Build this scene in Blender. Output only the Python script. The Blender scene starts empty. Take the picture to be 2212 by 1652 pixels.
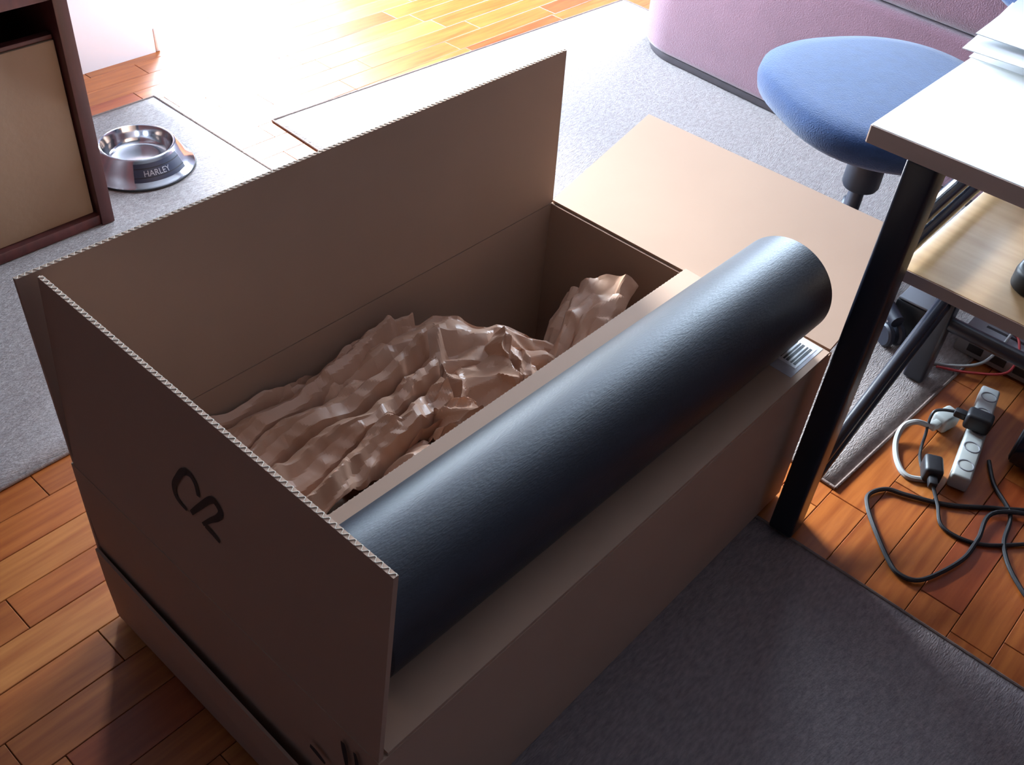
import bpy, bmesh, math, random
from mathutils import Vector, Matrix, noise
random.seed(7)
sc = bpy.context.scene
COL = sc.collection

# ---------------------------------------------------------------- camera
cam_d = bpy.data.cameras.new('camera'); cam = bpy.data.objects.new('camera', cam_d); COL.objects.link(cam)
cam.matrix_world = Matrix(((0.669129, 0.457484, -0.585640, -0.335570),
    (-0.739188, 0.490954, -0.461049, -0.384873),
    (0.076599, 0.741399, 0.666678, 1.324039),
    (0.000000, 0.000000, 0.000000, 1.000000)))
cam_d.sensor_width = 36; cam_d.lens = 35.5659; cam_d.clip_start = .02
sc.camera = cam

# ---------------------------------------------------------------- sky, portal, exposure
wd = bpy.data.worlds.new('sky'); sc.world = wd; wd.use_nodes = True
bg = wd.node_tree.nodes['Background']
bg.inputs[0].default_value = (.66, .80, 1.0, 1); bg.inputs[1].default_value = 97
sc.view_settings.view_transform = 'Standard'; sc.view_settings.look = 'None'
sc.view_settings.exposure = 0.0; sc.view_settings.gamma = 1.0; sc.view_settings.use_curve_mapping = False
for loc, rot, sx, sy in (((1.715, 3.09, 1.07), (-math.pi/2, 0, 0), 1.07, 2.02), ((3.59, 1.35, 1.40), (math.pi/2, 0, math.pi/2), 1.1, 1.32)):   # sky portals in the two windows
    pl = bpy.data.lights.new('window_portal', 'AREA'); pl.shape = 'RECTANGLE'; pl.size = sx; pl.size_y = sy; pl.cycles.is_portal = True
    po = bpy.data.objects.new('window_portal', pl); COL.objects.link(po); po.location = loc; po.rotation_euler = rot
sl = bpy.data.lights.new('sun', 'SUN'); sl.energy = 27; sl.angle = math.radians(15); sl.color = (.93, .96, 1)
so = bpy.data.objects.new('sun', sl); COL.objects.link(so)
saz, sel = math.radians(70), math.radians(27)
so.rotation_euler = Vector((math.cos(sel)*math.cos(saz), math.cos(sel)*math.sin(saz), math.sin(sel))).to_track_quat('Z', 'Y').to_euler()
sc.cycles.max_bounces = 10; sc.cycles.diffuse_bounces = 6; sc.cycles.glossy_bounces = 5; sc.cycles.transparent_max_bounces = 12
sc.cycles.sample_clamp_indirect = 12; sc.cycles.use_denoising = True
sc.cycles.caustics_reflective = False; sc.cycles.caustics_refractive = False

# ---------------------------------------------------------------- materials
MATS = {}
def srgb(r, g, b):
    f = lambda c: (c/255/12.92) if c/255 <= .04045 else ((c/255+.055)/1.055)**2.4
    return (f(r), f(g), f(b), 1)
def mat(name, col, rough=.6, metal=0, var=.0, vscale=8, vstretch=(1,1,1), bump=0, bscale=60, bstretch=(1,1,1), spec=.5, col2=None, coat=0, sheen=0, objrand=0):
    m = bpy.data.materials.new(name); m.use_nodes = True; nt = m.node_tree; N = nt.nodes; L = nt.links
    b = N['Principled BSDF']; b.inputs['Base Color'].default_value = col; b.inputs['Roughness'].default_value = rough
    b.inputs['Metallic'].default_value = metal; b.inputs['Specular IOR Level'].default_value = spec
    b.inputs['Coat Weight'].default_value = coat; b.inputs['Sheen Weight'].default_value = sheen
    tc = N.new('ShaderNodeTexCoord')
    src = tc.outputs['Object']
    if objrand:
        oi = N.new('ShaderNodeObjectInfo'); ad = N.new('ShaderNodeVectorMath'); ad.operation = 'ADD'
        ml = N.new('ShaderNodeMath'); ml.operation = 'MULTIPLY'; ml.inputs[1].default_value = 37.0
        L.new(oi.outputs['Random'], ml.inputs[0]); L.new(src, ad.inputs[0]); L.new(ml.outputs[0], ad.inputs[1]); src = ad.outputs[0]
    def nz(scale, stretch, detail=4):
        mp = N.new('ShaderNodeMapping'); mp.inputs['Scale'].default_value = stretch
        t = N.new('ShaderNodeTexNoise'); t.inputs['Scale'].default_value = scale; t.inputs['Detail'].default_value = detail
        L.new(src, mp.inputs[0]); L.new(mp.outputs[0], t.inputs['Vector']); return t
    if var or col2:
        t = nz(vscale, vstretch)
        mx = N.new('ShaderNodeMix'); mx.data_type = 'RGBA'
        c2 = col2 or tuple(min(1, c*(1-var)) for c in col[:3])+(1,)
        c1 = col if col2 else tuple(min(1, c*(1+var)) for c in col[:3])+(1,)
        mx.inputs[6].default_value = c1; mx.inputs[7].default_value = c2
        rp = N.new('ShaderNodeMapRange'); rp.inputs[1].default_value = .3; rp.inputs[2].default_value = .7
        L.new(t.outputs[0], rp.inputs[0]); L.new(rp.outputs[0], mx.inputs[0]); out = mx.outputs[2]
        if objrand:
            hs = N.new('ShaderNodeHueSaturation'); r1 = N.new('ShaderNodeMapRange')
            r1.inputs[3].default_value = 1-objrand; r1.inputs[4].default_value = 1+objrand
            L.new(oi.outputs['Random'], r1.inputs[0]); L.new(r1.outputs[0], hs.inputs['Value']); L.new(out, hs.inputs['Color'])
            out = hs.outputs[0]
        L.new(out, b.inputs['Base Color'])
    if bump:
        t2 = nz(bscale, bstretch, 3); bp = N.new('ShaderNodeBump'); bp.inputs['Strength'].default_value = bump; bp.inputs['Distance'].default_value = .004
        L.new(t2.outputs[0], bp.inputs['Height']); L.new(bp.outputs[0], b.inputs['Normal'])
    MATS[name] = m; return m
mat('wood', srgb(170, 96, 42), .36, var=.0, col2=srgb(138, 68, 25), vscale=5, vstretch=(1.2, 16, 1), objrand=.09, bump=.05, bscale=30, bstretch=(1, 10, 1))
mat('wood_red', srgb(158, 78, 38), .33, col2=srgb(132, 56, 24), vscale=5, vstretch=(1.2, 16, 1), objrand=.1, bump=.05, bscale=30, bstretch=(1, 10, 1))
mat('wood_pale', srgb(182, 112, 54), .36, col2=srgb(152, 82, 35), vscale=5, vstretch=(1.2, 16, 1), objrand=.12, bump=.05, bscale=30, bstretch=(1, 10, 1))
mat('sub_floor', srgb(96, 58, 30), .6, var=.2)
mat('plaster', srgb(112, 108, 118), .9, var=.03, bump=.1, bscale=90)
mat('white_paint', srgb(236, 236, 240), .5, var=.02)
mat('ceiling_paint', srgb(150, 148, 150), .9, var=.02)
mat('rug_wool', srgb(164, 154, 150), .95, var=0, col2=srgb(136, 126, 124), vscale=130, vstretch=(.5, 1.4, 1), bump=.8, bscale=340, bstretch=(.4, 1.2, 1), spec=.1)
mat('rug_wool_shaded', srgb(140, 130, 130), .95, col2=srgb(116, 106, 108), vscale=130, vstretch=(.5, 1.4, 1), bump=.8, bscale=340, bstretch=(.4, 1.2, 1), spec=.1)  # darker copy of the rug wool, shade in front of the box put into its colour
mat('rug_binding', srgb(120, 104, 98), .95, var=.12, vscale=60, bump=.5, bscale=200, spec=.1)
mat('card', srgb(171, 141, 121), .8, var=.05, vscale=3, bump=.08, bscale=25, bstretch=(1, 1, .15), spec=.25)
mat('card_edge', srgb(206, 190, 172), .9, var=.1, vscale=90)
mat('kraft', srgb(190, 149, 124), .42, var=.08, vscale=9, bump=.15, bscale=40, spec=.35)
mat('ink', srgb(28, 24, 30), .7, var=.3, vscale=60)
mat('tube_black', srgb(26, 28, 38), .5, var=.25, vscale=60, vstretch=(.25, 1, 1), bump=.12, bscale=520, bstretch=(.3, 1, 1), spec=.45)
mat('tube_core', srgb(150, 120, 92), .8, var=.08)
mat('tape', srgb(176, 172, 178), .22, var=.12, vscale=20)
mat('label_paper', srgb(205, 204, 208), .5, var=.03)
mat('mahogany', srgb(82, 36, 32), .45, col2=srgb(56, 24, 24), vscale=4, vstretch=(9, 9, .8), bump=.05)
mat('cab_inside', srgb(52, 28, 26), .7, var=.1)
mat('beige_panel', srgb(128, 104, 82), .7, var=.05, vscale=3, bump=.1)
mat('steel', srgb(214, 214, 218), .12, 1.0, var=.02, vscale=3)
mat('rubber', srgb(26, 26, 30), .7, var=.1)
mat('bowl_print', srgb(44, 46, 66), .4, var=.15)
mat('bowl_letter', srgb(170, 170, 178), .4, var=.05)
mat('sofa_cloth', srgb(116, 82, 92), .9, var=.1, vscale=5, bump=.4, bscale=300, sheen=.4, spec=.2)
mat('sofa_base', srgb(50, 40, 44), .8, var=.1)
mat('chair_cloth', srgb(38, 62, 102), .9, var=.1, vscale=40, bump=.4, bscale=350, sheen=.3, spec=.2)
mat('chair_plastic', srgb(34, 36, 48), .5, var=.1, bump=.1)
mat('desk_white', srgb(240, 238, 232), .35, var=.02)
mat('desk_edge', srgb(214, 186, 168), .5, var=.08, vscale=12, vstretch=(1, .2, 1))
mat('beech', srgb(206, 166, 120), .45, col2=srgb(190, 148, 102), vscale=6, vstretch=(9, 1, 1))
mat('black_metal', srgb(26, 28, 40), .32, 0, var=.1, vscale=12, spec=.6, bump=.02)
mat('gloss_black', srgb(22, 24, 34), .16, 0, var=.1, vscale=12, spec=.8)
mat('paper_white', srgb(245, 245, 245), .75, var=.02)
mat('black_plastic', srgb(24, 24, 28), .5, var=.15, bump=.05)
mat('grey_plastic', srgb(118, 118, 124), .5, var=.06)
mat('white_plastic', srgb(160, 163, 160), .4, var=.03)
mat('white_cable', srgb(150, 150, 148), .5, var=.03)
mat('red_cable', srgb(160, 40, 40), .5, var=.05)
mat('window_white', srgb(235, 235, 238), .4, var=.02)
g = bpy.data.materials.new('glass'); g.use_nodes = True; nt = g.node_tree; nt.nodes.remove(nt.nodes['Principled BSDF'])
tr = nt.nodes.new('ShaderNodeBsdfTransparent'); gl = nt.nodes.new('ShaderNodeBsdfGlossy'); gl.inputs['Roughness'].default_value = .02
mx = nt.nodes.new('ShaderNodeMixShader'); mx.inputs[0].default_value = .06; tr.inputs[0].default_value = (.96, .98, .97, 1)
nt.links.new(tr.outputs[0], mx.inputs[1]); nt.links.new(gl.outputs[0], mx.inputs[2]); nt.links.new(mx.outputs[0], nt.nodes['Material Output'].inputs[0])
MATS['glass'] = g

# ---------------------------------------------------------------- helpers
WL = {}   # world origin of every object (no rotations on roots)
def wloc(o): return WL.get(o.name, Vector((0, 0, 0)))
def tag(o, label, cat, group=None):
    o['label'] = label; o['category'] = cat
    if group: o['group'] = group
    return o
def thing(name, loc, label, cat, group=None):
    o = bpy.data.objects.new(name, None); o.empty_display_size = .05; COL.objects.link(o); o.location = loc
    WL[o.name] = Vector(loc); return tag(o, label, cat, group)
def mesh(name, V, F, m, parent=None, smooth=False, origin=None, sharp=None):
    """one mesh object from world-space vertices"""
    V = [Vector(v) for v in V]
    if origin is None:
        lo = Vector([min(v[i] for v in V) for i in range(3)]); hi = Vector([max(v[i] for v in V) for i in range(3)])
        origin = Vector(((lo.x+hi.x)/2, (lo.y+hi.y)/2, lo.z))
    origin = Vector(origin)
    me = bpy.data.meshes.new(name); me.from_pydata([v-origin for v in V], [], F); me.update()
    bm = bmesh.new(); bm.from_mesh(me); bmesh.ops.recalc_face_normals(bm, faces=bm.faces); bm.to_mesh(me); bm.free()
    me.materials.append(MATS[m])
    if smooth:
        for p in me.polygons: p.use_smooth = True
        if sharp: me.set_sharp_from_angle(angle=math.radians(sharp))
    o = bpy.data.objects.new(name, me); COL.objects.link(o); WL[o.name] = origin
    if parent: o.parent = parent; o.location = origin - wloc(parent)
    else: o.location = origin
    return o
def bmo(name, bm, m, parent=None, smooth=False, sharp=35):
    V = [v.co.copy() for v in bm.verts]; bm.verts.index_update(); F = [[v.index for v in f.verts] for f in bm.faces]; bm.free()
    return mesh(name, V, F, m, parent, smooth, None, sharp)
def box_bm(lo, hi, bev=0, seg=2, M=None):
    bm = bmesh.new(); bmesh.ops.create_cube(bm, size=1)
    lo = Vector(lo); hi = Vector(hi); c = (lo+hi)/2; d = hi-lo
    for v in bm.verts: v.co = Vector((v.co.x*d.x, v.co.y*d.y, v.co.z*d.z)) + c
    if bev: bmesh.ops.bevel(bm, geom=bm.edges[:], offset=bev, segments=seg, affect='EDGES', profile=.5)
    if M is not None: bm.transform(M)
    return bm
def box(name, lo, hi, m, parent=None, bev=.002, seg=2, M=None): return bmo(name, box_bm(lo, hi, bev, seg, M), m, parent, True)
def spline(P, n=8, closed=False):
    P = [Vector(p) for p in P]; out = []; k = len(P); rng = range(k if closed else k-1)
    for i in rng:
        g = (lambda j: P[j % k]) if closed else (lambda j: P[max(0, min(k-1, j))])
        a, b, c, d = g(i-1), g(i), g(i+1), g(i+2)
        for s in range(n):
            t = s/n; out.append(.5*((2*b)+(c-a)*t+(2*a-5*b+4*c-d)*t*t+(3*b-a-3*c+d)*t**3))
    if not closed: out.append(P[-1])
    return out
def sweep_vf(path, r, seg=10, closed=False, caps=True):
    V = []; F = []; n = len(path); up = Vector((0, 0, 1))
    for i, p in enumerate(path):
        t = (path[(i+1) % n] - path[i-1]) if closed else (path[min(n-1, i+1)] - path[max(0, i-1)])
        t.normalize(); a = up if abs(t.dot(up)) < .95 else Vector((1, 0, 0))
        s = t.cross(a).normalized(); u = s.cross(t).normalized()
        rr = r(i/(n-1)) if callable(r) else r
        for k in range(seg):
            th = 2*math.pi*k/seg; V.append(p + s*math.cos(th)*rr + u*math.sin(th)*rr)
    for i in range(n if closed else n-1):
        for k in range(seg):
            a = i*seg+k; b = i*seg+(k+1) % seg; c = ((i+1) % n)*seg+(k+1) % seg; d = ((i+1) % n)*seg+k
            F.append([a, b, c, d])
    if caps and not closed: F.append(list(range(seg))[::-1]); F.append([(n-1)*seg+k for k in range(seg)])
    return V, F
def tube(name, path, r, m, parent=None, seg=12, closed=False):
    V, F = sweep_vf([Vector(p) for p in path], r, seg, closed); return mesh(name, V, F, m, parent, True, None, 40)
def lathe(name, prof, c, m, parent=None, seg=64, axis=None, sharp=40):
    """profile of (radius, height) about a vertical axis at c"""
    V = []; F = []; n = len(prof)
    for k in range(seg):
        th = 2*math.pi*k/seg
        for r, z in prof: V.append(Vector((c[0]+r*math.cos(th), c[1]+r*math.sin(th), c[2]+z)))
    for k in range(seg):
        for i in range(n-1):
            a = k*n+i; b = ((k+1) % seg)*n+i; F.append([a, b, b+1, a+1])
    bm = bmesh.new(); vs = [bm.verts.new(v) for v in V]
    for f in F:
        try: bm.faces.new([vs[i] for i in f])
        except ValueError: pass
    bmesh.ops.remove_doubles(bm, verts=bm.verts, dist=1e-5)
    if axis is not None: bm.transform(axis)
    return bmo(name, bm, m, parent, True, sharp)
def struct(o): o['kind'] = 'structure'; return o
def rounded_slab(name, pts, z0, z1, m, parent=None, bev=.01, seg=4, M=None):
    """closed outline extruded between two heights with rounded rims"""
    bm = bmesh.new(); vs = [bm.verts.new((x, y, z0)) for x, y in pts]; f = bm.faces.new(vs)
    r = bmesh.ops.extrude_face_region(bm, geom=[f]); top = [e for e in r['geom'] if isinstance(e, bmesh.types.BMVert)]
    for v in top: v.co.z = z1
    bm.edges.ensure_lookup_table()
    rim = [e for e in bm.edges if abs(e.verts[0].co.z-e.verts[1].co.z) < 1e-6]
    bmesh.ops.bevel(bm, geom=rim, offset=bev, segments=seg, affect='EDGES', profile=.5, clamp_overlap=True)
    if M is not None: bm.transform(M)
    return bmo(name, bm, m, parent, True, 50)

# ---------------------------------------------------------------- room shell
X0, X1, Y0, Y1, YB, XC, ZC = -3.2, 3.5, -3.4, 3.0, 2.2, 1.131, 2.5
floor = struct(box('floor', (X0-.1, Y0-.1, -.06), (X1+.1, Y1+.25, -.008), 'sub_floor', None, 0))
RW = .072; RY = .728
def near(x, y):   # floor the photograph can see
    return (-.75 < x < .35 and .2 < y < 1.02) or (.8 < x < 2.75 and 1.2 < y < 3.0) or (.8 < x < 2.0 and -.95 < y < .1)
rows = range(int((Y0-RY)/RW), int((Y1-RY)/RW)+1)
rest = []
rw = random.Random(3)
for k in rows:
    y = RY + k*RW; x = X0 - rw.uniform(0, .4); lk = {18: [1.22, 1.64], 19: [1.50, 1.92]}.get(k)
    while x < X1:
        L_ = rw.uniform(.34, .5); xe = x+L_
        if lk:
            for b in lk:
                if x < b-.01 and abs(xe-b) < .3: xe = b
        a, b = max(x, X0), min(xe, X1)
        if b-a > .02:
            red = (k == 18 and abs(a-1.22) < .02) or rw.random() < .05
            pale = rw.random() < .15
            cx, cy = (a+b)/2, y+RW/2
            if near(cx, cy) or near(a, cy) or near(b, cy):
                box('floor_strip', (a+.0006, y+.0005, -.012), (b-.0006, y+RW-.0005, rw.uniform(-.0004, 0)), 'wood_red' if red else ('wood_pale' if pale else 'wood'), floor, .0009, 1)
            else: rest.append((a, b, y))
        x = xe
bm = bmesh.new()
for a, b, y in rest:
    t = box_bm((a+.0006, y+.0005, -.012), (b-.0006, y+RW-.0005, 0)); tm = bpy.data.meshes.new('t'); t.to_mesh(tm); t.free(); bm.from_mesh(tm); bpy.data.meshes.remove(tm)
rs = bmo('floor_strips_out_of_view', bm, 'wood', floor); rs.name = 'floor_strips'; rs['kind'] = 'stuff'
struct(box('ceiling', (X0-.1, Y0-.1, ZC), (X1+.1, Y1+.25, ZC+.1), 'ceiling_paint', None, 0))
struct(box('wall_left', (X0-.1, Y0-.1, -.008), (X0, YB+.1, ZC), 'plaster', None, 0))
struct(box('wall_front', (X0, Y0-.1, -.008), (X1, Y0, ZC), 'plaster', None, 0))
struct(box('wall_back', (X0, YB, -.008), (.25, YB+.1, ZC), 'plaster', None, 0))
struct(box('wall_corner', (.25, YB, -.008), (XC, Y1, ZC), 'white_paint', None, .004))
def holed(name, axis, p, a0, a1, h):
    """wall across the given axis at p, from a0 to a1, with the opening h = (b0, b1, z0, z1)"""
    wb = bmesh.new(); b0, b1, z0, z1 = h
    for u0, u1, v0, v1 in ((a0, b0, -.008, ZC), (b1, a1, -.008, ZC), (b0, b1, z1, ZC), (b0, b1, -.008, z0)):
        lo, hi = ((u0, p, v0), (u1, p+.18, v1)) if axis == 'y' else ((p, u0, v0), (p+.18, u1, v1))
        t = box_bm(lo, hi); tm = bpy.data.meshes.new('t'); t.to_mesh(tm); t.free(); wb.from_mesh(tm); bpy.data.meshes.remove(tm)
    struct(bmo(name, wb, 'plaster'))
def window(name, axis, p, h, mids):
    b0, b1, z0, z1 = h; f = .06
    S = (lambda u, v, z: (u, p+v, z)) if axis == 'y' else (lambda u, v, z: (p+v, u, z))
    w = bpy.data.objects.new(name, None); COL.objects.link(w); w.location = S((b0+b1)/2, .09, z0); WL[w.name] = Vector(w.location); w['kind'] = 'structure'
    bars = [(b0, b0+f, z0, z1), (b1-f, b1, z0, z1), (b0+f, b1-f, z0, z0+f), (b0+f, b1-f, z1-f, z1)]+[(m-f/2, m+f/2, z0+f, z1-f) for m in mids]
    for u0, u1, v0, v1 in bars: box('window_frame', S(u0, .05, v0), S(u1, .12, v1), 'window_white', w, .004)
    e = [b0+f]+[x for m in mids for x in (m-f/2, m+f/2)]+[b1-f]
    for i in range(0, len(e), 2): box('pane', S(e[i], .08, z0+f), S(e[i+1], .086, z1-f), 'glass', w, 0)
H1 = (1.18, 2.25, .06, 2.08); H2 = (.8, 1.9, .74, 2.06)
holed('wall_alcove', 'y', Y1, XC, X1, H1); holed('wall_right', 'x', X1, Y0-.1, Y1+.18, H2)
window('window_1', 'y', Y1, H1, []); window('window_2', 'x', X1, H2, [])
struct(box('baseboard_alcove', (XC, 2.2, 0), (XC+.014, Y1, .07), 'white_paint', None, .002))

# ---------------------------------------------------------------- rugs
def rug(c, w, h, rot, t, label, m='rug_wool'):
    M = Matrix.Translation((c[0], c[1], 0)) @ Matrix.Rotation(rot, 4, 'Z')
    nx, ny = int(w/.04), int(h/.04)
    r = thing('rug', (c[0], c[1], 0), label, 'rug', None)
    V = []; F = []
    for j in range(ny+1):
        for i in range(nx+1):
            x = -w/2+w*i/nx; y = -h/2+h*j/ny; e = min(i, nx-i, j, ny-j)
            z = t*(.55 if e == 0 else 1) + (.0008*noise.noise(Vector((x*7, y*7, c[0]))) if e else 0)
            V.append(M @ Vector((x, y, z)))
    for j in range(ny):
        for i in range(nx): a = j*(nx+1)+i; F.append([a, a+1, a+nx+2, a+nx+1])
    n0 = len(V); ring = [i for i in range(nx+1)]+[(j+1)*(nx+1)-1 for j in range(1, ny+1)]+[ny*(nx+1)+i for i in range(nx-1, -1, -1)]+[j*(nx+1) for j in range(ny-1, 0, -1)]
    for i in ring: V.append(Vector((V[i].x, V[i].y, .0002)))
    for k in range(len(ring)): F.append([ring[k], ring[(k+1) % len(ring)], n0+(k+1) % len(ring), n0+k])
    F.append([n0+k for k in range(len(ring))])
    mesh('pile', V, F, m, r, True)
    for (x0, y0, x1, y1) in ((-w/2, -h/2, w/2, -h/2), (w/2, -h/2, w/2, h/2), (w/2, h/2, -w/2, h/2), (-w/2, h/2, -w/2, -h/2)):
        tube('edge_binding', [M @ Vector((x0, y0, t*.5)), M @ Vector(((x0+x1)/2, (y0+y1)/2, t*.5)), M @ Vector((x1, y1, t*.5))], t*.55, 'rug_binding', r, 8)
    return r
rug((.03, 1.45), 1.878, 1.03, 0, .006, 'grey woven rug under the steel dog bowl and dark bookcase')
rug((1.81, .763), 1.45, 1.73, -.048, .006, 'pale grey woven rug under the blue office chair and desk')
rug((.28, -.48), 1.2, 1.1, 0, .006, 'grey rug in front of the cardboard box, shade painted into its colour', 'rug_wool_shaded')

# ---------------------------------------------------------------- the cardboard box
W, D, H, FD = .956, .585, .335, .289
ZB = .0075; T = .006
bx = thing('cardboard_box', (W/2, D/2, ZB), 'large open brown cardboard box with raised flaps, paper packing inside', 'box')
def panel(name, P, N, parent=None, m='card'):
    """sheet of board: corners P (4, ccw), pushed along N by the thickness"""
    P = [Vector(p) for p in P]; N = Vector(N).normalized()*T
    nu, nv = 24, 12; V = []; F = []
    for s in (0, 1):
        for j in range(nv+1):
            for i in range(nu+1):
                u, v = i/nu, j/nv; p = P[0]*(1-u)*(1-v)+P[1]*u*(1-v)+P[2]*u*v+P[3]*(1-u)*v
                V.append(p+N*s)
    k = (nu+1)*(nv+1)
    for j in range(nv):
        for i in range(nu):
            a = j*(nu+1)+i; q = [a, a+1, a+nu+2, a+nu+1]; F.append(q); F.append([x+k for x in q][::-1])
    ring = [i for i in range(nu+1)]+[(j+1)*(nu+1)-1 for j in range(1, nv+1)]+[nv*(nu+1)+i for i in range(nu-1, -1, -1)]+[j*(nu+1) for j in range(nv-1, 0, -1)]
    for i in range(len(ring)): a, b = ring[i], ring[(i+1) % len(ring)]; F.append([a, b, b+k, a+k])
    return mesh(name, V, F, m, parent)
def fluting(A, B, inward, N, parent, period=.0085):
    """wavy corrugation showing along an open board edge A-B"""
    A, B = Vector(A), Vector(B); N = Vector(N).normalized(); inward = Vector(inward).normalized()
    n = int((B-A).length/period)*6; V = []; F = []
    for i in range(n+1):
        p = A.lerp(B, i/n)
        off = N*(T/2 + (T/2-.0004)*math.sin(i/6*2*math.pi))
        V += [p+off-inward*.0008+N*.0005, p+off+inward*.006+N*.0005, p+off+inward*.006-N*.0005, p+off-inward*.0008-N*.0005]
    for i in range(n):
        a = i*4
        for k in range(4): F.append([a+k, a+(k+1) % 4, a+4+(k+1) % 4, a+4+k])
    mesh('fluted_edge', V, F, 'card_edge', parent)
def liner(A, B, N, inward, parent):
    A, B = Vector(A), Vector(B); N = Vector(N).normalized(); inward = Vector(inward).normalized()
# walls
panel('wall', [(0, 0, ZB), (W, 0, ZB), (W, 0, H), (0, 0, H)], (0, 1, 0), bx)
panel('wall', [(W, D, ZB), (0, D, ZB), (0, D, H), (W, D, H)], (0, -1, 0), bx)
panel('wall', [(W, T, ZB), (W, D-T, ZB), (W, D-T, H), (W, T, H)], (-1, 0, 0), bx)
# left wall: buckled at half height, the upper half overhanging the lower half
hz = .170
def profile_wall(prof, lean):
    """wall strip swept along the depth; lean(y) shifts the profile points by their weight"""
    V = []; F = []; ny = 24; n = len(prof)
    for j in range(ny+1):
        y = T+(D-2*T)*j/ny
        for (x, z, w) in prof: V.append(Vector((x+w*lean(y), y, z)))
    for j in range(ny):
        for i in range(n): a = j*n+i; b = j*n+(i+1) % n; F.append([a, b, b+n, a+n])
    F.append(list(range(n))); F.append([ny*n+i for i in range(n)][::-1])
    return mesh('wall', V, F, 'card', bx)
profile_wall([(0, H, 0), (0, .25, 0), (.004, hz-.06, 0), (.010, hz-.06, 0), (T, .25, 0), (T, H, 0)], lambda y: 0)
profile_wall([(-.002, hz, 1), (-.002, .09, .75), (-.001, ZB, 0), (T-.001, ZB, 0), (.002, .09, .75), (.002, hz, 1)], lambda y: -.003-.011*(1-y/D)**.8)
panel('bottom', [(T, T, ZB), (W-T, T, ZB), (W-T, D-T, ZB), (T, D-T, ZB)], (0, 0, 1), bx)
# flaps
la, ra, ba, fa, FL = .0775, -.28, .0288, -.0418, .279
s_, c_ = math.sin, math.cos
bt = lambda x: (x, D+FD*s_(ba), H+FD*c_(ba))
fb = panel('flap', [(W-.002, D, H+.0016), (.002, D, H+.0016), bt(.002), bt(W-.002)], (0, -c_(ba), s_(ba)), bx)
box('score_line', (.004, D+.0001, H-.012), (W-.004, D+.0012, H+.012), 'card', bx, 0)
fluting(bt(.002), bt(W-.002), (0, -s_(ba), -c_(ba)), (0, -c_(ba), s_(ba)), fb)
lt = lambda y: (FD*s_(la), y, H+FD*c_(la))
fl = panel('flap', [(.001, .002, H-.0004), (.001, D-.007, H-.0004), lt(D-.007), lt(.002)], (c_(la), 0, -s_(la)), bx)
fluting(lt(.002), lt(D-.007), (-s_(la), 0, -c_(la)), (c_(la), 0, -s_(la)), fl)
rt = lambda y: (W+FD*c_(ra), y, H-FD*s_(ra))
fr = panel('flap', [(W, D-.004, H), (W, .004, H), rt(.004), rt(D-.004)], (s_(ra), 0, c_(ra)) if False else (-s_(-ra), 0, c_(ra)), bx)
ft = lambda x: (x, FL*c_(fa), H-FL*s_(fa))
ff = panel('flap', [(.013, .001, H+.0005), (W-.010, .001, H+.0005), ft(W-.010), ft(.013)], (0, -s_(-fa), c_(fa)), bx)
fluting(ft(.013), ft(W-.010), (0, -c_(fa), s_(fa)), (0, s_(fa), c_(fa)), ff)
# printed marks on the left flap: strokes given along the flap as (depth y, height z)
def stroke(pts, w, parent):
    P = spline([(0, y, z) for y, z in pts], 6); V = []; F = []
    for i, p in enumerate(P):
        t = (P[min(len(P)-1, i+1)]-P[max(0, i-1)]).normalized(); n = Vector((0, -t.z, t.y))
        ww = w*(.6+.5*math.sin(3.0*i/len(P)+.3))
        for sgn in (-1, 1):
            q = p+n*ww*sgn
            x = (q.z-H)*math.tan(la)+.001 if q.z > H else -.0015-(H-q.z)*.03
            V.append(Vector((x-.0018, q.y, q.z)))
    for i in range(len(P)-1): a = i*2; F.append([a, a+1, a+3, a+2])
    return mesh('printed_mark', V, F, 'ink', parent)
stroke([(.291, .500), (.294, .515), (.303, .523), (.316, .518), (.328, .500), (.337, .482), (.336, .468), (.328, .462), (.316, .460)], .0042, fl)
stroke([(.308, .462), (.290, .486), (.268, .513), (.258, .514), (.252, .506), (.258, .494), (.271, .480), (.287, .461)], .0042, fl)
stroke([(.283, .462), (.270, .461), (.257, .457)], .0036, fl)
wl = [o for o in bx.children if o.name.startswith('wall')][3]
stroke([(.053, .318), (.050, .300), (.046, .272)], .004, wl)
stroke([(.034, .320), (.031, .305), (.030, .280)], .003, wl)
stroke([(.110, .240), (.098, .238), (.084, .233)], .005, wl)
# tape and shipping label on the front flap corner
zf = lambda y: H+.0005+T+y*math.tan(-fa)+.0004
def decal(name, x0, x1, y0, y1, m, dz, parent):
    return mesh(name, [(x0, y0, zf(y0)+dz), (x1, y0, zf(y0)+dz), (x1, y1, zf(y1)+dz), (x0, y1, zf(y1)+dz), (x0, y0, zf(y0)+dz-.0003), (x1, y0, zf(y0)+dz-.0003), (x1, y1, zf(y1)+dz-.0003), (x0, y1, zf(y1)+dz-.0003)], [[0, 1, 2, 3], [4, 7, 6, 5], [0, 4, 5, 1], [1, 5, 6, 2], [2, 6, 7, 3], [3, 7, 4, 0]], m, parent)
tp = decal('tape', .845, .944, .012, .07, 'tape', 0, ff)
lb = decal('label', .868, .934, .018, .064, 'label_paper', .0005, ff)
for i in range(6): decal('printed_line', .875, .928, .022+.0065*i, .022+.0065*i+(.003 if i % 2 else .0045), 'ink', .0008, lb)

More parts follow.
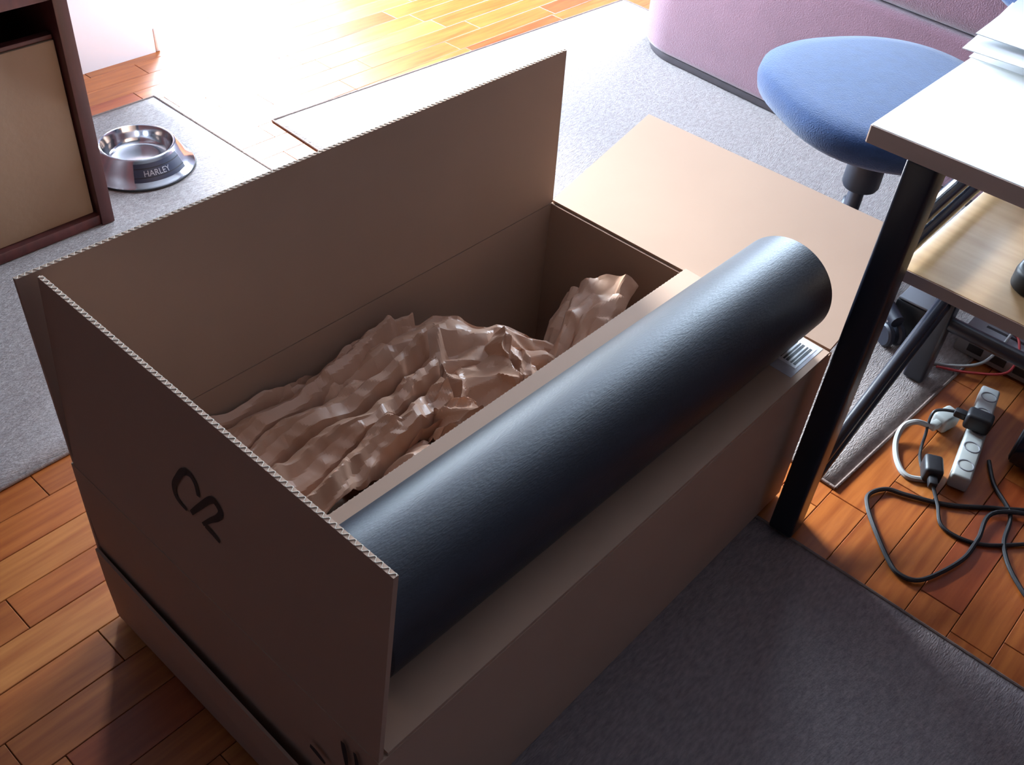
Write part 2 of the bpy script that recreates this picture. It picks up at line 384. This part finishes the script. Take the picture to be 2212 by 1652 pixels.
# ---------------------------------------------------------------- black tube on the folded front flap
tr_ = .0806; tz = zf(.10)+tr_+.0005; tx0, tx1 = .050, .9295
tyf = lambda x: .0989-.01545*(x-.9295)
ty = tyf(.48)
tb = thing('cardboard_tube', (.48, ty, tz-tr_), 'thick black tube lying along the folded-in front flap of the box', 'tube')
def xcyl(name, prof, m, parent, seg=96):
    V = []; F = []; n = len(prof)
    for k in range(seg):
        th = 2*math.pi*k/seg
        for x, r in prof: V.append(Vector((x, tyf(x)+r*math.cos(th), tz+r*math.sin(th))))
    for k in range(seg):
        for i in range(n-1): a = k*n+i; b = ((k+1) % seg)*n+i; F.append([a, b, b+1, a+1])
    return mesh(name, V, F, m, parent, True, None, 40)
xs = [tx0+.002+(tx1-tx0-.004)*i/24 for i in range(25)]
xcyl('tube_body', [(tx0, tr_-.006), (tx0, tr_-.002), (tx0+.002, tr_)]+[(x, tr_) for x in xs[1:-1]]+[(tx1-.002, tr_), (tx1, tr_-.002), (tx1, tr_-.006), (tx0, tr_-.006)], 'tube_black', tb)
for x, nm in ((tx0+.012, 'end_cap'), (tx1-.012, 'end_cap')):
    xcyl(nm, [(x-.003, .0005), (x-.003, tr_-.0065), (x+.003, tr_-.0065), (x+.003, .0005)], 'tube_black', tb, 48)

# ---------------------------------------------------------------- kraft packing paper
def tri(t): t = t % 1.0; return abs(2*t-1)
class Crumple:
    def __init__(s, seed, f0, octs=3, gain=.55):
        r = random.Random(seed); s.w = []
        a, f = 1.0, f0
        for o in range(octs):
            for k in range(3):
                d = Vector((r.uniform(-1, 1), r.uniform(-1, 1), r.uniform(-1, 1))).normalized(); s.w.append((d, f*r.uniform(.7, 1.3), r.random(), a/3))
            a *= gain; f *= 1.9
    def __call__(s, p):
        q = p + Vector((noise.noise(p*5), noise.noise(p*5+Vector((9, 0, 0))), noise.noise(p*5+Vector((0, 9, 0)))))*.03
        return sum(a*(tri(q.dot(d)*f+ph)-.5)*2 for d, f, ph, a in s.w)
def sheet(name, label, fn, nu, nv, thick=.0012):
    """crumpled sheet from a surface function fn(u,v), given a little thickness"""
    P = [[fn(i/nu, j/nv) for i in range(nu+1)] for j in range(nv+1)]
    V = [p for row in P for p in row]; n = len(V); V += [p-Vector((0, 0, thick)) for p in V]; F = []
    for j in range(nv):
        for i in range(nu): a = j*(nu+1)+i; q = [a, a+1, a+nu+2, a+nu+1]; F.append(q); F.append([x+n for x in q][::-1])
    ring = [i for i in range(nu+1)]+[(j+1)*(nu+1)-1 for j in range(1, nv+1)]+[nv*(nu+1)+i for i in range(nu-1, -1, -1)]+[j*(nu+1) for j in range(nv-1, 0, -1)]
    for i in range(len(ring)): a, b = ring[i], ring[(i+1) % len(ring)]; F.append([a, b, b+n, a+n])
    o = mesh(name, V, F, 'kraft', None, True, None, 12); tag(o, label, 'packing paper', 'brown packing paper in the box'); return o
def inbox(p):
    p.x = min(max(p.x, .034), W-.012); p.y = min(max(p.y, .02), D-.010)
    lim = H-.006
    if p.y < FL+.01 and p.z > lim: p.z = lim
    return p
def folds(seed, n, L0, L1, A, B, bias=None):
    r = random.Random(seed); out = []
    for k in range(n):
        th = r.uniform(0, math.pi) if bias is None else bias+r.gauss(0, .35)
        L_ = L0*(L1/L0)**(k/max(1, n-1))
        out.append((math.cos(th), math.sin(th), r.random(), L_, A*L_*r.uniform(.6, 1.2), B*L_*r.uniform(.4, 1.2)))
    return out
def crease(x, y, fs):
    """piecewise-linear folding of a flat sheet: shift of the point (x, y)"""
    ox = oy = oz = 0
    for dx, dy, c, L_, A, B in fs:
        s = (x*dx+y*dy)/L_+c + .25*noise.noise(Vector((x*9, y*9, c*20))); w = tri(s)-.5; g = tri(s+.25)-.5
        oz += A*w; ox += dx*B*g; oy += dy*B*g
        x += .4*oy; y += .4*oz      # later folds bend at the earlier ones
    return Vector((ox, oy, oz))
fA = folds(3, 7, .16, .035, .16, .10)
def pleated(u, v):
    # fan of pleats running from the left end of the box to the gathered middle
    a = Vector((.042, .574)).lerp(Vector((.07, .35)), v); b = Vector((.58, .572)).lerp(Vector((.50, .375)), v)
    w = v + .07*noise.noise(Vector((u*1.6, v*2, 4)))
    p = a.lerp(b, u)
    ph = w*4.2 + .5*u
    ridge = (tri(ph)-.5)*2; 
    ridge2 = (tri(ph*1.9+u*.7+.3)-.5)*2
    z = .254 + .029*ridge*(.8+.35*u) + .009*ridge2*(.5+u)
    z += .018*(1-v)
    k = crease(p.x, p.y, fA); z += k.z*.55*(.4+u)
    if u < .12: z -= .05*(1-u/.12)**2
    return inbox(Vector((p.x+k.x*.5, p.y+k.y*.5+.010*(tri(ph+.25)-.5), z)))
sheet('kraft_paper', 'long pleated sheet of brown packing paper at the left of the box', pleated, 130, 120)
fB = folds(9, 6, .12, .04, .14, .12)
def arch(u, v):
    # folded sheet leaning on the back wall and curling forward at its right end
    P = [Vector(q) for q in ((.18, .570, .250), (.34, .566, .272), (.50, .560, .288), (.60, .530, .288), (.69, .465, .262), (.75, .405, .235), (.78, .36, .195))]
    t = u*(len(P)-1); i = min(len(P)-2, int(t)); p = P[i].lerp(P[i+1], t-i); d = (P[i+1]-P[i]).normalized()
    s = Vector((d.y, -d.x, 0)).normalized(); wd = .035+.075*math.sin(math.pi*min(1, u*.9+.1))
    q = p + s*wd*v + Vector((0, 0, -.055*v*v*(1.2-u) - .03*(1-u)*v))
    q.z += .012*(tri(v*2.3+u*.6)-.5)
    return inbox(q + crease(p.x+v*.09, p.y*.4+v*.11, fB)*.75)
sheet('kraft_paper', 'folded sheet of brown packing paper leaning on the box back wall', arch, 120, 50)
def crumpled(name, label, c, w, d, h, seed, ang, amp=1.0, n=90, L0=.15, L1=.04):
    fs = folds(seed, 7, L0, L1, .22*amp, .13*amp)
    def fn(u, v):
        x, y = (u-.5)*2, (v-.5)*2; rr = min(1.3, math.hypot(x, y)); k = crease(x*w+seed, y*d, fs)
        q = Vector((x*w*(1-.12*rr*rr), y*d*(1-.12*rr*rr), h*(1-.75*rr*rr)-.02)) + k
        return inbox(Vector((c[0]+q.x*math.cos(ang)-q.y*math.sin(ang), c[1]+q.x*math.sin(ang)+q.y*math.cos(ang), c[2]+q.z)))
    return sheet(name, label, fn, n, n)
crumpled('kraft_paper', 'crumpled sheet of brown packing paper in the middle of the box', (.60, .385, .235), .135, .11, .055, 5, .5, 1.0)
crumpled('kraft_paper', 'small bright crumple of packing paper beside the folded flap edge', (.485, .345, .262), .06, .05, .03, 14, .2, 1.1, 60, .08, .025)
def cone(u, v):
    # twisted sheet rising to the right-hand end of the box
    th = -.7 + 2.9*v; ax = Vector((.66, .35, .17)).lerp(Vector((.895, .385, .238)), u)
    r = .022+.05*u + .016*(tri(v*2.6+u*.7)-.5)
    p = ax + Vector((-.25*math.cos(th)*r, math.cos(th)*r, math.sin(th)*r*.85))
    p.z += .05*max(0, u-.8)*math.sin(v*7+1)
    return inbox(p + crease(u*.22, v*.2, fB)*.8)
sheet('kraft_paper', 'twisted piece of brown packing paper poking up at the right end', cone, 80, 70)
crumpled('kraft_paper', 'smooth brown lump of packing paper tucked under the folded front flap', (.375, .30, .250), .075, .085, .06, 8, .1, .45, 60, .2, .06)
crumpled('kraft_paper', 'pale crumpled packing paper in the corner beside the printed flap', (.165, .33, .245), .085, .075, .03, 21, .6, .8, 70, .12, .03)
crumpled('kraft_paper', 'bottom layer of brown packing paper filling the floor of the box', (.48, .29, .12), .43, .255, .05, 31, 0, .5, 110, .25, .06)

# ---------------------------------------------------------------- bookcase at the left
bk = thing('bookcase', (.16, 1.70, .007), 'dark mahogany bookcase with a beige panel closing its lower compartment', 'bookcase')
cx0, cx1, cy0, cy1, ch = -.42, .567, 1.504, 1.86, 1.15
for a, b in ((cx1-.03, cx1), (cx0, cx0+.03)): box('side_panel', (a, cy0, .007), (b, cy1, ch), 'mahogany', bk, .002)
box('back_panel', (cx0+.03, cy1-.008, .02), (cx1-.03, cy1, ch-.03), 'cab_inside', bk, 0)
for z in (.008, .512, .80, ch-.03): box('shelf', (cx0+.03, cy0+.006, z), (cx1-.03, cy1-.008, z+.024), 'mahogany', bk, .0015)
box('front_panel', (cx0+.032, cy0+.022, .033), (cx1-.034, cy0+.036, .430), 'beige_panel', bk, .002)
box('panel_rail', (cx0+.032, cy0+.026, .431), (cx1-.034, cy0+.046, .440), 'mahogany', bk, .001)

# ---------------------------------------------------------------- steel dog bowl
bc = (.745, 1.68, .0066)
bw = thing('dog_bowl', bc, 'shiny stainless steel dog bowl with lettered side on the grey rug', 'bowl')
lathe('bowl_shell', [(.128, .004), (.1285, .006), (.126, .009), (.118, .014), (.108, .030), (.0985, .046), (.0905, .058), (.0885, .0605), (.086, .0612), (.0835, .060), (.081, .054), (.0775, .040), (.074, .026), (.070, .020), (.064, .0175), (.05, .0165), (.03, .0163), (.0005, .0162)], bc, 'steel', bw, 96)
lathe('rubber_ring', [(.120, 0), (.128, .0), (.1305, .002), (.1300, .005), (.127, .006), (.120, .005), (.120, 0)], bc, 'rubber', bw, 96)
def cone_pt(az, h):    # point on the sloping side, pushed out a hair
    pr = [(.014, .118), (.030, .108), (.046, .0985), (.058, .0905)]
    for (h0, r0), (h1, r1) in zip(pr, pr[1:]):
        if h <= h1: break
    r = r0+(r1-r0)*(h-h0)/(h1-h0)+.0006
    return Vector((bc[0]+r*math.cos(az), bc[1]+r*math.sin(az), bc[2]+h))
def band(name, a0, a1, h0, h1, m, parent, off=0):
    V = []; F = []; n = 24; hs = [h0+(h1-h0)*k/4 for k in range(5)]
    for i in range(n+1):
        az = math.radians(a0+(a1-a0)*i/n)
        for h in hs: p = cone_pt(az, h); V.append(p+Vector((math.cos(az), math.sin(az), .5))*off)
    for i in range(n):
        for k in range(4): a = i*5+k; F.append([a, a+5, a+6, a+1])
    return mesh(name, V, F, m, parent, True)
pb = band('name_print', -128, -58, .0165, .053, 'bowl_print', bw)
for h in (.0245, .0425): band('print_line', -128, -58, h, h+.0018, 'ink', pb, .0004)
fc = bpy.data.curves.new('lettering', 'FONT'); fc.body = 'HARLEY'; fc.align_x = 'CENTER'; fc.size = .02
fo = bpy.data.objects.new('lettering_source', fc); COL.objects.link(fo); bpy.context.view_layer.update()
fm = bpy.data.meshes.new_from_object(fo.evaluated_get(bpy.context.evaluated_depsgraph_get())); COL.objects.unlink(fo); bpy.data.objects.remove(fo)
LV = []
for v in fm.vertices:
    az = math.radians(-99) + v.co.x/.104*.88
    p = cone_pt(az, .0275 + v.co.y*.85); LV.append(p+Vector((math.cos(az), math.sin(az), .5))*.0006)
mesh('lettering', LV, [list(p.vertices) for p in fm.polygons], 'bowl_letter', pb)

# ---------------------------------------------------------------- sofa
sf = thing('sofa', (2.75, .55, .006), 'mauve brown upholstered sofa with a rounded end behind the chair', 'sofa')
Ms = Matrix.Translation((2.20, .48, 0)) @ Matrix.Rotation(-.085, 4, 'Z')
def rrect(x0, x1, y0, y1, r, n=10):
    P = []
    for cx, cy, a in ((x1-r, y1-r, 0), (x0+r, y1-r, 90), (x0+r, y0+r, 180), (x1-r, y0+r, 270)):
        for k in range(n+1): t = math.radians(a+90*k/n); P.append((cx+r*math.cos(t), cy+r*math.sin(t)))
    return P
rounded_slab('plinth', rrect(.012, .93, -1.18, .88, .17), .0078, .03, 'sofa_base', sf, .004, 2, Ms)
rounded_slab('outer_shell', rrect(0, .95, -1.2, .9, .18), .03, .40, 'sofa_cloth', sf, .02, 4, Ms)
rounded_slab('backrest', rrect(0, .24, -1.2, .9, .115), .40, .72, 'sofa_cloth', sf, .05, 5, Ms)
for y0 in (-.95, -.14): rounded_slab('seat_cushion', rrect(.245, .95, y0, y0+.80, .08), .402, .49, 'sofa_cloth', sf, .04, 5, Ms)
rounded_slab('armrest', rrect(.245, .95, .67, .9, .10), .402, .54, 'sofa_cloth', sf, .05, 5, Ms)
rounded_slab('armrest', rrect(.245, .95, -1.2, -.96, .10), .402, .54, 'sofa_cloth', sf, .05, 5, Ms)

# ---------------------------------------------------------------- office chair
kx, ky = 1.653, .28
oc = thing('office_chair', (kx, ky, .006), 'blue upholstered swivel office chair beside the desk', 'chair')
def cushion(name, c, a, b, z0, z1, M, m, parent, p=2.6, dome=.0):
    nu, rings = 64, [(.0, 1), (.5, 1), (.8, .99), (.93, .95), (.985, .82), (1, .55), (.985, .28), (.93, .1), (.8, .02), (.4, 0), (0, 0)]
    V = []; F = []
    for rr, zz in rings:
        for i in range(nu):
            th = 2*math.pi*i/nu; cs, sn = math.cos(th), math.sin(th); k = (abs(cs)**p+abs(sn)**p)**(-1/p)
            x, y = a*rr*cs*k, b*rr*sn*k
            V.append(M @ Vector((c[0]+x, c[1]+y, z0+(z1-z0)*zz + (dome*(1-rr*rr) if zz > .5 else 0))))
    for j in range(len(rings)-1):
        for i in range(nu): F.append([j*nu+i, j*nu+(i+1) % nu, (j+1)*nu+(i+1) % nu, (j+1)*nu+i])
    bm = bmesh.new(); vs = [bm.verts.new(v) for v in V]
    for f in F:
        try: bm.faces.new([vs[i] for i in f])
        except ValueError: pass
    bmesh.ops.remove_doubles(bm, verts=bm.verts, dist=1e-5)
    return bmo(name, bm, m, parent, True, 60)
Mk = Matrix.Translation((kx, ky, 0)) @ Matrix.Rotation(math.radians(-32), 4, 'Z')
cushion('seat', (0, 0), .255, .26, .395, .465, Mk, 'chair_cloth', oc, 2.5, .012)
cushion('seat_shell', (0, 0), .19, .195, .375, .397, Mk, 'chair_plastic', oc, 2.5)
box('tilt_mechanism', (-.10, -.06, .325), (.10, .06, .373), 'chair_plastic', oc, .008, 2, Mk)
lathe('column_cover', [(.0005, .232), (.036, .232), (.040, .24), (.040, .30), (.036, .326), (.0005, .326)], (kx, ky, 0), 'chair_plastic', oc, 32)
lathe('gas_column', [(.0005, .075), (.015, .075), (.015, .252), (.0005, .252)], (kx, ky, 0), 'chair_plastic', oc, 24)
for i in range(5):
    t = math.radians(20+72*i); d = Vector((math.cos(t), math.sin(t), 0)); c = Vector((kx, ky, 0))
    l = tube('base_arm', [c+d*.03+Vector((0, 0, .095)), c+d*.15+Vector((0, 0, .085)), c+d*.27+Vector((0, 0, .068))], lambda u: .024-.009*u, 'chair_plastic', oc, 12)
    q = c+d*.265; s = Vector((-d.y, d.x, 0))
    for sg in (-1, 1):
        A = Matrix.Translation(q+s*.013*sg+Vector((0, 0, .0325))) @ Matrix.Rotation(t, 4, 'Z') @ Matrix.Rotation(math.pi/2, 4, 'X')
        lathe('caster_wheel', [(.0005, -.008), (.022, -.008), (.026, -.004), (.026, .004), (.022, .008), (.0005, .008)], (0, 0, 0), 'chair_plastic', l, 20, A)
Mb = Mk @ Matrix.Translation((.265, 0, .60)) @ Matrix.Rotation(math.radians(90+8), 4, 'Y')
cushion('backrest', (-.16, 0), .17, .215, -.03, .025, Mb, 'chair_cloth', oc, 2.6, .01)
tube('back_support', [Mk @ Vector(p) for p in spline([(.06, 0, .352), (.22, 0, .345), (.30, 0, .40), (.318, 0, .55), (.325, 0, .72)], 6)], .016, 'chair_plastic', oc, 10)

# ---------------------------------------------------------------- desk
dk = thing('desk', (1.16, -.60, 0), 'white topped desk on black metal legs with a beech shelf', 'desk')
DX0, DX1, DY0, DY1, DZ = .866, 1.50, -1.35, .028, .749
box('desktop', (DX0, DY0, DZ-.024), (DX1, DY1, DZ), 'desk_white', dk, .0015)
eb = [((DX0-.0016, DY0, DZ-.0245), (DX0+.0002, DY1, DZ-.001)), ((DX0, DY1-.0002, DZ-.0245), (DX1, DY1+.0016, DZ-.001))]
for lo, hi in eb: box('edge_band', lo, hi, 'desk_edge', dk, .0004, 1)
def post(x, y, name='leg', r=.021):
    return box(name, (x-r, y-r, .0075 if y > -.1 else 0), (x+r, y+r, DZ-.024), 'black_metal', dk, .006, 3)
post(.893, -.048, r=.022); post(1.45, -.03); post(.893, -1.29); post(1.45, -1.29)
for z, r in ((.545, .013), (.588, .012), (.700, .016)): tube('side_rail', [(.917, -.040, z), (1.15, -.036, z), (1.43, -.032, z)], r, 'gloss_black', dk, 20)
sh = box('shelf', (.968, -1.28, .500), (1.43, -.042, .520), 'beech', dk, .0015)
box('shelf_edge', (.9665, -1.28, .4998), (.9682, -.042, .519), 'desk_edge', sh, .0003, 1)
for dz in (0, .042): tube('brace', [(.908, -.044, .045+dz), (1.18, -.037, .13+dz), (1.432, -.03, .20+dz)], .0115, 'black_metal', dk, 12)
tube('cross_beam', [(1.45, -.05, .155), (1.45, -.66, .15), (1.45, -1.27, .15)], .015, 'black_metal', dk, 12)

# ---------------------------------------------------------------- papers on the desk
def paper(c, w, h, rot, z, curl, seed, label):
    r = random.Random(seed); V = []; F = []; nu, nv = 14, 10
    M = Matrix.Translation((c[0], c[1], z)) @ Matrix.Rotation(rot, 4, 'Z')
    for s in (0, 1):
        for j in range(nv+1):
            for i in range(nu+1):
                x, y = w*i/nu, -h*j/nv
                zz = curl*max(0, (i/nu-.3))**2 + curl*.9*max(0, .35-j/nv)*(i/nu) + .0015*noise.noise(Vector((x*20, y*20, seed)))*(i/nu)
                V.append(M @ Vector((x, y, zz+(.0012 if s == 0 else 0))))
    k = (nu+1)*(nv+1)
    for j in range(nv):
        for i in range(nu): a = j*(nu+1)+i; q = [a, a+1, a+nu+2, a+nu+1]; F.append(q); F.append([x+k for x in q][::-1])
    ring = [i for i in range(nu+1)]+[(j+1)*(nu+1)-1 for j in range(1, nv+1)]+[nv*(nu+1)+i for i in range(nu-1, -1, -1)]+[j*(nu+1) for j in range(nv-1, 0, -1)]
    for i in range(len(ring)): a, b = ring[i], ring[(i+1) % len(ring)]; F.append([a, b, b+k, a+k])
    return tag(mesh('paper_sheet', V, F, 'paper_white', None, True, None, 50), label, 'paper', 'papers on the desk')
paper((1.178, .026), .30, .21, 0, .7494, .0, 1, 'white sheet lying flat on the desk at the bottom of the pile')
paper((1.17, .030), .29, .21, .03, .7514, .004, 2, 'white sheet second from the bottom of the desk paper pile')
paper((1.158, .040), .21, .15, .06, .764, .014, 3, 'white sheet curling up near the top of the desk paper pile')
paper((1.205, .043), .21, .15, .02, .772, .022, 4, 'topmost white sheet of the paper pile on the desk')

# ---------------------------------------------------------------- black device on the shelf
dv = thing('desk_device', (1.09, -.27, .5205), 'black rounded device lying on the beech shelf under the desk', 'device')
rounded_slab('device_body', rrect(1.03, 1.26, -.36, -.172, .03), .5205, .552, 'black_plastic', dv, .006, 3)
rounded_slab('device_lid', rrect(1.036, 1.254, -.354, -.178, .026), .552, .556, 'gloss_black', dv, .002, 2)

# ---------------------------------------------------------------- under the desk
ps = thing('power_strip', (1.37, -.21, 0), 'white power strip lying on the wood floor under the desk', 'power strip')
pa, pb_ = Vector((1.207, -.226, 0)), Vector((1.495, -.166, 0)); ang = math.atan2((pb_-pa).y, (pb_-pa).x); pl_ = (pb_-pa).length
Mp = Matrix.Translation(pa) @ Matrix.Rotation(ang, 4, 'Z')
box('housing', (0, -.018, .002), (pl_, .018, .036), 'white_plastic', ps, .005, 3, Mp)
for i in range(5):
    A = Mp @ Matrix.Translation((.035+i*.056, 0, .036))
    lathe('socket', [(.0005, -.001), (.0125, -.001), (.0135, .0012), (.015, .0012), (.0155, 0), (.0155, -.002)], (0, 0, 0), 'grey_plastic', ps, 24, A)
def plug(c, ang, m, label, path, mc, r=.0032):
    t = thing('power_plug', c, label, 'plug'); M = Matrix.Translation(c) @ Matrix.Rotation(ang, 4, 'Z')
    box('plug_body', (-.024, -.017, 0), (.024, .017, .036), m, t, .007, 3, M)
    bmo('plug_neck', (lambda b: b)(box_bm((.020, -.008, .010), (.046, .008, .026), .004, 2, M)), m, t, True)
    tube('cable', spline(path, 8), r, mc, t, 8)
    return t
plug((1.355, -.135, .001), 2.9, 'white_plastic', 'white mains plug with pale looping cable beside the power strip',
     [(1.313, -.126, .019), (1.29, -.10, .03), (1.27, -.085, .02), (1.235, -.092, .006), (1.19, -.118, .004), (1.17, -.15, .004), (1.20, -.19, .004)], 'white_cable', .0055)
plug((1.205, -.175, .001), 3.6, 'black_plastic', 'black mains plug lying at the near end of the power strip',
     [(1.168, -.194, .018), (1.14, -.22, .008), (1.10, -.25, .004), (1.11, -.31, .004), (1.17, -.37, .004), (1.26, -.44, .004), (1.325, -.52, .004)], 'black_plastic', .0035)
plug((1.350, -.190, .038), 1.75, 'black_plastic', 'black plug standing in the power strip next to the white plug',
     [(1.343, -.147, .056), (1.325, -.115, .045), (1.29, -.125, .012), (1.24, -.14, .004), (1.20, -.165, .004)], 'black_plastic', .003)
tag(tube('power_cable', spline([(1.33, -.56, .004), (1.29, -.40, .004), (1.22, -.305, .004), (1.16, -.235, .004), (1.125, -.17, .005), (1.11, -.135, .005), (1.075, -.118, .005), (1.045, -.13, .005), (1.005, -.165, .005), (.958, -.215, .005), (.945, -.24, .005), (.955, -.268, .005), (.995, -.288, .005), (1.06, -.306, .005), (1.12, -.306, .005), (1.20, -.305, .010), (1.27, -.41, .010), (1.31, -.57, .006)], 8), .0042, 'black_plastic', None, 8), 'black cable coiled in a wide loop on the wood floor', 'cable')
tag(tube('power_cable', spline([(1.325, -.242, .004), (1.27, -.275, .004), (1.22, -.325, .004), (1.14, -.345, .004), (1.08, -.39, .004), (1.05, -.45, .004), (1.1, -.53, .004), (1.25, -.62, .004), (1.40, -.66, .004)], 8), .004, 'black_plastic', None, 8), 'black cable running off under the desk past the looped cable', 'cable')
cs = thing('equipment_case', (1.50, -.365, 0), 'low black equipment case on the floor beside the power strip', 'case')
box('case_body', (1.345, -.47, .008), (1.66, -.264, .125), 'black_plastic', cs, .008, 2)
box('front_panel', (1.338, -.464, .014), (1.346, -.270, .119), 'gloss_black', cs, .003, 2)
for i in range(6): box('vent_slot', (1.3365, -.45+.026*i, .03), (1.339, -.438+.026*i, .10), 'rubber', cs, .0004, 1)
for x in (1.37, 1.63):
    for y in (-.45, -.285): lathe('foot', [(.0005, 0), (.014, 0), (.014, .009), (.0005, .009)], (x, y, 0), 'rubber', cs, 16)
gd = thing('network_box', (1.70, -.13, 0), 'grey flat network box on the floor behind the desk beam', 'device')
box('case', (1.60, -.275, .004), (1.86, -.045, .05), 'grey_plastic', gd, .006, 2)
for i in range(4): box('port', (1.5985, -.255+.05*i, .018), (1.6005, -.223+.05*i, .036), 'black_plastic', gd, .0003, 1)
for i in range(5): box('vent_slot', (1.66+.035*i, -.25, .0495), (1.668+.035*i, -.08, .0508), 'black_plastic', gd, .0003, 1)
tag(tube('data_cable', spline([(1.70, -.06, .054), (1.68, -.10, .056), (1.66, -.15, .054), (1.58, -.17, .03), (1.54, -.11, .012), (1.505, -.05, .012)], 8), .0028, 'red_cable', None, 8), 'thin red cable trailing over the grey network box', 'cable')
tag(tube('data_cable', spline([(1.78, -.02, .03), (1.74, -.05, .056), (1.71, -.12, .057), (1.66, -.13, .057), (1.57, -.12, .03), (1.53, -.07, .012), (1.50, -.015, .012)], 8), .0034, 'white_cable', None, 8), 'thin white cable trailing over the grey network box', 'cable')
sp = thing('speaker_box', (1.62, .05, .006), 'dark box with grey lid on the rug behind the desk leg', 'speaker')
box('cabinet_body', (1.555, .0, .0075), (1.70, .09, .085), 'black_plastic', sp, .005, 2)
box('lid', (1.557, .002, .085), (1.698, .088, .092), 'grey_plastic', sp, .003, 2)
